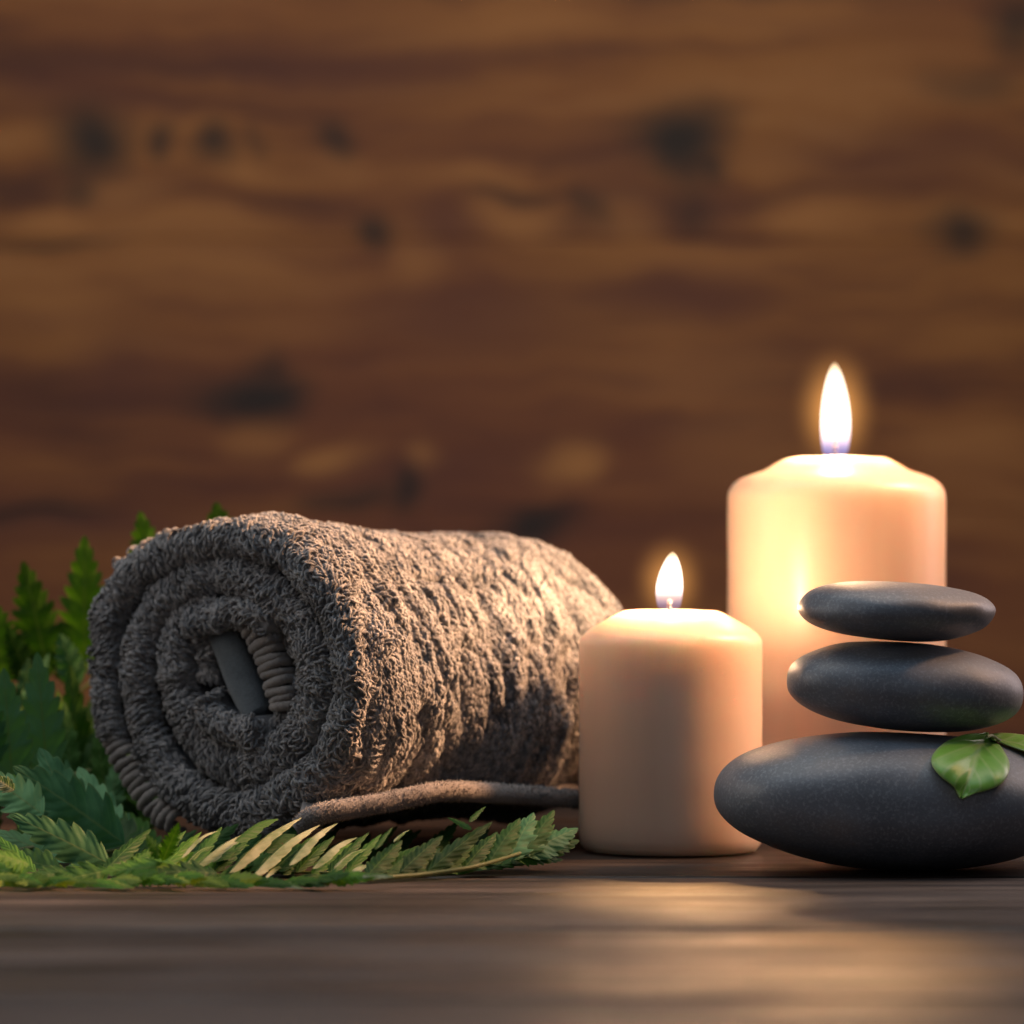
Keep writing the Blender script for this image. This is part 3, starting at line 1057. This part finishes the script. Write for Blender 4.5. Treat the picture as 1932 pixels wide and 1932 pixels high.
# ------------------------------------------------------------------ ferns
def leaflet_geo(p0, p1, width, face, teeth=9, fold=0.25, bend=0.10, deep=0.35, seed=0, sub=5, half=0):
    """serrated leaflet from p0 to p1. face: direction the flat side looks to."""
    p0, p1, face = np.array(p0), np.array(p1), np.array(face, float)
    ax = p1 - p0
    L = np.linalg.norm(ax)
    ax = ax / L
    face = face - ax * face.dot(ax)
    face /= np.linalg.norm(face)
    side = np.cross(ax, face)
    r = np.random.default_rng(seed)
    n = teeth * sub + 1
    cols = [-1, -0.66, -0.33, 0, 0.33, 0.66, 1]
    ph2 = r.uniform(0, 6)
    V, A = [], []
    tl = r.uniform(0.8, 1.15, (2, teeth + 1))
    for i in range(n):
        s = i / (n - 1)
        env = (min(1, s / 0.22) ** 0.6) * (1 - s ** 2.1) ** 0.85
        env = max(env, 0.0) * width / 2
        ph = (i % sub) / sub
        tj = min(teeth, i // sub)
        for c in cols:
            if s >= 1:
                mul = 0.0
                fwd = 0
            else:
                tt = tl[0 if c < 0 else 1, tj]
                # serration: grows slowly then drops back; points towards the tip
                saw = (1 - deep) + deep * tt * (math.sin(ph * PI * 0.62) if ph < 0.81 else 0.35)
                mul = saw if abs(c) > 0.9 else (1 - deep * 0.6 * (1 - ph) if abs(c) > 0.5 else 1)
                fwd = abs(c) ** 1.5 * env * (0.75 + 0.5 * ph)
            x = c * env * mul
            z = -abs(c) * env * fold + math.sin(s * PI) * L * bend * 0.5 - 0.25 * bend * L * s * s
            z += env * 0.10 * math.sin(s * teeth * PI * 1.0 + ph2) * abs(c)
            pt = p0 + ax * (s * L + fwd * 0.55 - 0.3 * abs(c) * env) + side * x + face * z
            V.append(pt)
            A.append((abs(c), s, ((0.50 + 0.25 * math.sin(s * 9 + seed)) if c * half >= 0 else -0.2) if half else tl[0, 0] % 1))
    # the very tip stays at p1
    m = len(cols)
    Fc = [tuple(int(a) for a in f) for f in grid_faces(n, m)]
    return np.array(V), Fc, A


def add_leaf_attr(o, A):
    at = o.data.color_attributes.new('leaf', 'FLOAT_COLOR', 'POINT')
    buf = np.ones((len(A), 4), dtype=np.float32)
    buf[:, :3] = np.array(A, dtype=np.float32)
    at.data.foreach_set('color', buf.ravel())


_lc = [0]


def clampz(V, lo=0.0012):
    V = np.array(V)
    V[:, 2] = np.maximum(V[:, 2], lo)
    return V


def leaflet(root, b, t, wpx, mat, face=(0.1, -1, 0.35), teeth=9, fold=0.25, bend=0.10, deep=0.35, label=None):
    """b, t = (px, py, Y) of the base and of the tip; wpx width in frame pixels"""
    _lc[0] += 1
    p0, p1 = P(*b), P(*t)
    V, Fc, A = leaflet_geo(p0, p1, (0.95 if mat is L_pale else 1.45) * wpx * (b[2] + t[2]) / 2 / F, face, teeth, fold, bend, deep, seed=_lc[0], half=(1 if _lc[0] % 4 else -1) if mat is L_pale else 0)
    o = part('leaflet', clampz(V), Fc, mat, root)
    add_leaf_attr(o, A)
    if label:
        o['label'] = label
    return o


def stem(root, pts, r0, r1, name='stem'):
    w_ = np.array([P(*p) for p in pts])
    path = smooth_poly(w_, 40)
    path[:, 2] = np.maximum(path[:, 2], 0.0016)
    V, Fc = tube(path, np.linspace(r0, r1, 40), 8)
    o = part(name, V, Fc, L_stem, root)
    add_leaf_attr(o, [(0.5, 0.5, 0.5)] * len(V))
    return o


def zA(x, y):
    return 0.4037 * x, 930.8 + 0.4037 * y


def zB(x, y):
    return 0.2734 * x, 1182.3 + 0.2734 * y


def zD(x, y):
    return 301.9 + 0.2214 * x, 1484.2 + 0.2214 * y


def zE(x, y):
    return 679.2 + 0.2344 * x, 1433.9 + 0.2344 * y


GRP = 'fern fronds round the towel'
# --- frond behind the towel, tips standing up
f1 = thing('fern_frond', P(60, 1560, 1.62) * 1.0, 'upright fern frond behind the left end of the towel, its green tips against the wall', 'fern', GRP)
f1.location.z = 0
stem(f1, [(-150, 1600, 1.60), (40, 1400, 1.62), (200, 1270, 1.63), (420, 1160, 1.64), (600, 1120, 1.65)], 0.0012, 0.0006)
for (b, t, wz, mt) in [((230, 860), (108, 318), 195, L_green), ((395, 800), (395, 200), 190, L_green), ((730, 520), (655, 86), 165, L_green), ((30, 900), (-45, 500), 200, L_green),
                       ((330, 900), (285, 640), 120, L_dark), ((480, 900), (500, 620), 140, L_green), ((150, 900), (30, 620), 120, L_dark)]:
    leaflet(f1, (*zA(*b), 1.625), (*zA(*t), 1.60), wz * 0.4037, mt, face=(0.15, -1, 0.12), teeth=10, fold=0.12, bend=0.05, deep=0.38)
leaflet(f1, (425, 1120, 1.64), (408, 948, 1.62), 78, L_green, face=(0.2, -1, 0.1), teeth=9, fold=0.1, bend=0.04)

# --- blue-green frond at the left, in front of it
f2 = thing('fern_frond', P(60, 1640, 1.52) * 1.0, 'blue green fern frond with broad toothed leaflets at the far left, beside the towel', 'fern', GRP)
f2.location.z = 0
stem(f2, [(-120, 1560, 1.54), (0, 1520, 1.545), (110, 1470, 1.55), (230, 1440, 1.56)], 0.0011, 0.0006)
for (b, t, wz, mt, Yb) in [((330, 1050), (255, 175), 250, L_teal, 1.555), ((90, 1120), (25, 285), 250, L_teal, 1.545), ((560, 1080), (480, 262), 185, L_dark, 1.575), ((540, 420), (412, 45), 170, L_teal, 1.60),
                           ((-60, 1000), (-90, 350), 200, L_teal, 1.54), ((640, 1250), (620, 700), 200, L_dark, 1.60), ((430, 1250), (400, 560), 220, L_dark, 1.585), ((760, 1420), (700, 850), 200, L_dark, 1.61), ((200, 1100), (150, 480), 200, L_dark, 1.59)]:
    if b[0] < 400 and mt is L_teal:
        Yb -= 0.04
    leaflet(f2, (*zB(*b), Yb), (*zB(*t), Yb - 0.01), wz * 0.2734, mt, face=(0.1, -1, 0.25), teeth=8, fold=0.12, bend=0.05, deep=0.28)

# --- leaflets spread low at the left
f3 = thing('fern_frond', P(60, 1650, 1.44) * 1.0, 'low blue green fern frond spread on the table in the bottom left corner', 'fern', GRP)
f3.location.z = 0
stem(f3, [(-60, 1640, 1.42), (60, 1600, 1.44), (160, 1610, 1.45), (270, 1600, 1.46)], 0.0011, 0.0007)
for (b, t, wz, mt, Yb, Yt) in [((860, 1500), (90, 960), 330, L_teal, 1.50, 1.49), ((640, 1560), (270, 830), 300, L_teal, 1.50, 1.51), ((820, 1560), (540, 960), 260, L_teal, 1.51, 1.53),
                               ((760, 1640), (60, 1290), 230, L_teal, 1.46, 1.46), ((560, 1690), (-40, 1400), 190, L_teal, 1.43, 1.45), ((930, 1600), (620, 1180), 260, L_dark, 1.50, 1.53),
                               ((300, 1300), (-120, 1000), 240, L_teal, 1.48, 1.49), ((420, 1680), (-60, 1560), 170, L_dark, 1.40, 1.42), ((1060, 1620), (820, 1250), 200, L_dark, 1.50, 1.56),
                               ((230, 1500), (90, 1010), 110, L_green, 1.45, 1.46), ((100, 1130), (-60, 1030), 130, L_pale, 1.46, 1.46), ((1000, 1640), (600, 1440), 170, L_dark, 1.45, 1.48),
                               ((250, 1700), (-60, 1420), 80, L_green, 1.39, 1.41)]:
    if Yb > 1.45:
        Yb, Yt = Yb - 0.045, Yt - 0.045
    leaflet(f3, (*zB(*b), Yb), (*zB(*t), Yt), wz * 0.2734, mt, face=(0.1, -1, 0.35), teeth=7, fold=0.10, bend=0.07, deep=0.28)

# --- long frond lying along the front edge
f4 = thing('fern_frond', P(420, 1660, 1.36) * 1.0, 'long fern frond lying along the front of the towel, its folded leaflets pale on one half', 'fern', GRP)
f4.location.z = 0


def YT(py, z=0.004):
    return F * (CH - z) / (py - HY)


stem(f4, [(-40, 1650, 1.375), (90, 1652, 1.375), (300, 1642, 1.38), (520, 1645, 1.38), (700, 1648, 1.375)], 0.0007, 0.0005)
# edge-on yellow green leaflets of the near rim
for (b, t, wz, mt, fc) in [((1230, 1650), (700, 1690), 200, L_green, (0, -0.8, 0.7)), ((760, 1680), (270, 1790), 210, L_green, (0.1, -0.8, 0.7)), ((-80, 1640), (290, 1800), 190, L_green, (-0.1, -0.8, 0.7)),
                           ((1500, 1700), (1050, 1690), 170, L_dark, (0, -0.8, 0.7)), ((520, 1700), (200, 1720), 150, L_dark, (0.1, -0.8, 0.7)), ((200, 1640), (-60, 1560), 150, L_green, (0.1, -0.8, 0.7)), ((1120, 1620), (1235, 1355), 105, L_green, (0.3, -1, 0.1)), ((1110, 1600), (1010, 1440), 90, L_dark, (0.3, -1, 0.4))]:
    x0, y0 = zB(*b)
    x1, y1 = zB(*t)
    leaflet(f4, (x0, y0, 1.345), (x1, y1, 1.335), wz * 0.2734, mt, face=fc, teeth=10, fold=0.15, bend=0.03, deep=0.45)
for (b, t, wz, mt) in [((180, 610), (505, 352), 60, L_pale), ((185, 725), (465, 480), 60, L_pale), ((290, 700), (865, 335), 125, L_pale), ((640, 470), (1010, 250), 110, L_dark), ((590, 735), (1210, 232), 150, L_pale),
                       ((700, 700), (830, 560), 90, L_deep), ((780, 775), (1365, 295), 150, L_pale), ((1100, 670), (1515, 282), 125, L_pale), ((1300, 700), (1685, 405), 115, L_pale), ((1450, 740), (1770, 505), 105, L_pale),
                       ((1560, 800), (1815, 650), 110, L_pale), ((880, 790), (1100, 670), 70, L_pale), ((430, 640), (760, 470), 110, L_deep), ((900, 560), (1150, 380), 130, L_deep), ((250, 720), (520, 560), 110, L_deep),
                       ((1180, 560), (1350, 420), 110, L_deep), ((500, 760), (760, 660), 100, L_dark), ((1000, 720), (1250, 560), 110, L_deep), ((350, 790), (700, 770), 110, L_dark), ((1100, 790), (1500, 770), 110, L_dark)]:
    x0, y0 = zD(*b)
    x1, y1 = zD(*t)
    dk = mt is L_deep
    leaflet(f4, (x0, y0, 1.350 + (0.02 if dk else 0)), (x1, y1, 1.385 + (0.025 if dk else 0) + (y0 - y1) * 0.00012), wz * 0.2214, mt, face=(-0.25, -0.9, 0.5), teeth=6, fold=0.75, bend=0.10, deep=0.22)

# --- dark green frond under the loose end of the towel, pointing at the small candle
f5 = thing('fern_frond', P(860, 1640, 1.38) * 1.0, 'dark green fern frond under the loose towel end, reaching to the short candle', 'fern', GRP)
f5.location.z = 0
stem(f5, [(690, 1658, YT(1658)), (800, 1650, YT(1650)), (900, 1634, YT(1634, .006)), (1000, 1604, 1.40), (1075, 1585, 1.41)], 0.0010, 0.0005)
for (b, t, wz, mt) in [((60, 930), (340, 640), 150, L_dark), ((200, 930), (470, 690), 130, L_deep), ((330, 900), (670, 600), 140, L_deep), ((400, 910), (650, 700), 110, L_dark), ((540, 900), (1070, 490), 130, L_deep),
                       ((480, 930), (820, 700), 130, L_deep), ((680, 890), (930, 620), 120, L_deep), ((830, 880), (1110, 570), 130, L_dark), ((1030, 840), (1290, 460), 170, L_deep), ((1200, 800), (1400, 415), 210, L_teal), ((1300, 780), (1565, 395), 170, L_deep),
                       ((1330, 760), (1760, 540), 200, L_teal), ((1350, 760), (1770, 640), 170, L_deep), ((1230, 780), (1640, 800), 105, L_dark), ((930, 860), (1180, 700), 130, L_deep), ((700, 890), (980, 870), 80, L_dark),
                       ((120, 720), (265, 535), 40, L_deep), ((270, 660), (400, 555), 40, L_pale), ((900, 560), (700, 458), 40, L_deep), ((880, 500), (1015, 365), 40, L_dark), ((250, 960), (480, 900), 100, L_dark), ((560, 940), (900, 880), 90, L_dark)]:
    x0, y0 = zE(*b)
    x1, y1 = zE(*t)
    yb = min(1.40, 1.355 + max(0, (x0 - 700)) * 0.00013)
    leaflet(f5, (x0, y0, yb), (x1, y1, yb + 0.02), wz * 0.2344, mt, face=(-0.15, -0.95, 0.4), teeth=7, fold=0.3, bend=0.05, deep=0.28)


rl = random.Random(11)
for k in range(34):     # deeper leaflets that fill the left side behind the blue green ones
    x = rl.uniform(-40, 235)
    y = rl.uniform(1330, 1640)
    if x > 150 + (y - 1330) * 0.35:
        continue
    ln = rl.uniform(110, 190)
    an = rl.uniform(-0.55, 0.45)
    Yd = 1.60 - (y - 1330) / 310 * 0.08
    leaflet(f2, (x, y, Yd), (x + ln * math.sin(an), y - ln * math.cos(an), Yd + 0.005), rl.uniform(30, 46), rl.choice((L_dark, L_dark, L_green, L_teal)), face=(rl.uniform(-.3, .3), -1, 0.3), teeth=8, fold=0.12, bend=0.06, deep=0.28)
for k in range(36):     # near rim of the long frond: short leaflets seen almost edge on
    x = -30 + k * 20 + rl.uniform(-8, 8)
    y0 = 1662 + 6 * math.sin(x / 60.0)
    dx = rl.uniform(45, 85) * (1 if x > 120 else rl.choice((-1, 1)))
    leaflet(f4, (x, y0, 1.335), (x + dx, y0 + rl.uniform(-14, 12), 1.320), rl.uniform(24, 34), rl.choice((L_rim, L_rim, L_green)) if x < 420 else rl.choice((L_pale, L_green, L_dark)), face=(rl.uniform(-.3, .3), -0.9, rl.uniform(.4, .9)), teeth=7, fold=0.3, bend=0.08, deep=0.35)
for k in range(16):     # darker leaflets of its far side, under the roll
    x = 200 + k * 30 + rl.uniform(-8, 8)
    leaflet(f4, (x, 1650 + rl.uniform(-6, 4), 1.375), (x + rl.uniform(50, 95), 1650 - rl.uniform(45, 95), 1.405), rl.uniform(22, 32), rl.choice((L_dark, L_dark, L_green)), face=(-0.2, -0.9, 0.4), teeth=7, fold=0.3, bend=0.06, deep=0.3)
for k in range(26):     # leaflets behind the lower left edge of the roll
    x = rl.uniform(110, 340)
    y = rl.uniform(1480, 1600)
    an = rl.uniform(-0.7, 0.1)
    ln = rl.uniform(100, 200)
    leaflet(f2, (x, y, 1.600), (x + ln * math.sin(an), y - ln * math.cos(an), 1.605), rl.uniform(32, 46), rl.choice((L_dark, L_dark, L_green)), face=(rl.uniform(-.3, .3), -1, 0.3), teeth=8, fold=0.12, bend=0.06, deep=0.28)
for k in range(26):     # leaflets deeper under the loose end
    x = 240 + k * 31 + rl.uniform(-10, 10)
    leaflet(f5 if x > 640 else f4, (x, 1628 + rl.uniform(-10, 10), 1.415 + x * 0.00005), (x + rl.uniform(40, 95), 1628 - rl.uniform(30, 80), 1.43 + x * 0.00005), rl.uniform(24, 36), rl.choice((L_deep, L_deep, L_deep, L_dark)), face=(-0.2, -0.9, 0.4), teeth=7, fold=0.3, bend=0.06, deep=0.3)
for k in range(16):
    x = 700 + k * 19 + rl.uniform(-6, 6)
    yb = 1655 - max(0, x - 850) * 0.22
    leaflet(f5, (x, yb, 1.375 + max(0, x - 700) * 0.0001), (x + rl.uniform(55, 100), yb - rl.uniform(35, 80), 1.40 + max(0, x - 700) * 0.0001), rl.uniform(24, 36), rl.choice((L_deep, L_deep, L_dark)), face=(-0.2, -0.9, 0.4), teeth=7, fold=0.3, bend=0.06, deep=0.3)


# ------------------------------------------------------------------ leaf sprig on the lower stone
def stone_front(px, py, off=0.0012):
    """point on the lower stone's front surface seen at (px, py), a little in front of it"""
    o = Vector((0, 0, CH)) - st3.location
    d = P(px, py, 1.0) - Vector((0, 0, CH))
    hit, loc, nrm, idx = st3.ray_cast(o, d)
    if not hit:
        return None
    p = loc + st3.location
    return p + nrm * off


bpy.context.view_layer.update()


def zL(x, y):
    return 1710.6 + 0.1172 * x, 1333.3 + 0.1172 * y


sprig = thing('leaf_sprig', stone_front(1835, 1440), 'glossy bright green leaf sprig draped over the right side of the largest stone', 'leaf')
nl, ml = 40, 17
midl = smooth_poly([(1300, 428), (1215, 560), (1130, 760), (1050, 1020), (960, 1260), (880, 1470)], nl)
left = smooth_poly([(1290, 425), (960, 440), (640, 560), (440, 740), (400, 900), (520, 1090), (700, 1240), (800, 1340), (872, 1472)], nl)
right = smooth_poly([(1310, 425), (1430, 540), (1560, 700), (1655, 900), (1630, 1090), (1500, 1260), (1280, 1350), (1080, 1400), (888, 1474)], nl)
V, A = [], []
prev_Y = 1.37
for i in range(nl):
    s = i / (nl - 1)
    for j in range(ml):
        c = -1 + 2 * j / (ml - 1)
        b_ = left[i] if c < 0 else right[i]
        a_ = abs(c)
        x, y = midl[i] * (1 - a_) + b_ * a_
        x, y = zL(x, y)
        p = stone_front(x, max(y, 1398), 0.0)
        if p is None:
            p = P(x, y, 1.40)
        p = P(x, y, (p.y if p is not None else 1.4) - 0.0022 - 0.0030 * math.sin(a_ * PI * 0.8) * math.sin(PI * min(1, s + 0.1)) + 0.0012 * (1 - a_) - 0.0006 * math.sin(s * 30 - a_ * 4) * a_ * (1 - a_))
        V.append(p)
        A.append((a_, s * 0.6, 0.5))
Fl = [tuple(int(k) for k in f) for f in grid_faces(nl, ml)]
o = part('leaf', V, Fl, L_leaf, sprig)
add_leaf_attr(o, A)
sm = o.modifiers.new('thickness', 'SOLIDIFY')
sm.thickness = 0.0005
# second leaf, lying back over the top right of the stone
pa = P(1884, 1396, 1.405)
V, A = [], []
for i in range(30):
    s = i / 29
    wd_ = 0.0125 * math.sin(PI * min(1, s * 0.96 + 0.04)) ** 0.7
    for j in range(11):
        c = -1 + 2 * j / 10
        V.append((pa.x + s * 0.034 - 0.002 * abs(c), pa.y + c * wd_ * 0.9 + 0.004 + s * 0.004, pa.z - s * 0.0065 - 0.002 * s * s - c * wd_ * -0.22 + abs(c) * 0.0012))
        A.append((abs(c), s * 0.6, 0.5))
o = part('leaf', V, [tuple(int(k) for k in f) for f in grid_faces(30, 11)], L_leaf, sprig)
add_leaf_attr(o, A)
sm = o.modifiers.new('thickness', 'SOLIDIFY')
sm.thickness = 0.0004
V, Fc = tube(smooth_poly([P(1862, 1390, 1.385), P(1872, 1388, 1.393), P(1884, 1396, 1.405), P(1890, 1398, 1.412)], 12), 0.0006, 8)
o = part('stem', V, Fc, L_stem, sprig)
add_leaf_attr(o, [(0.5, 0.5, 0.5)] * len(V))
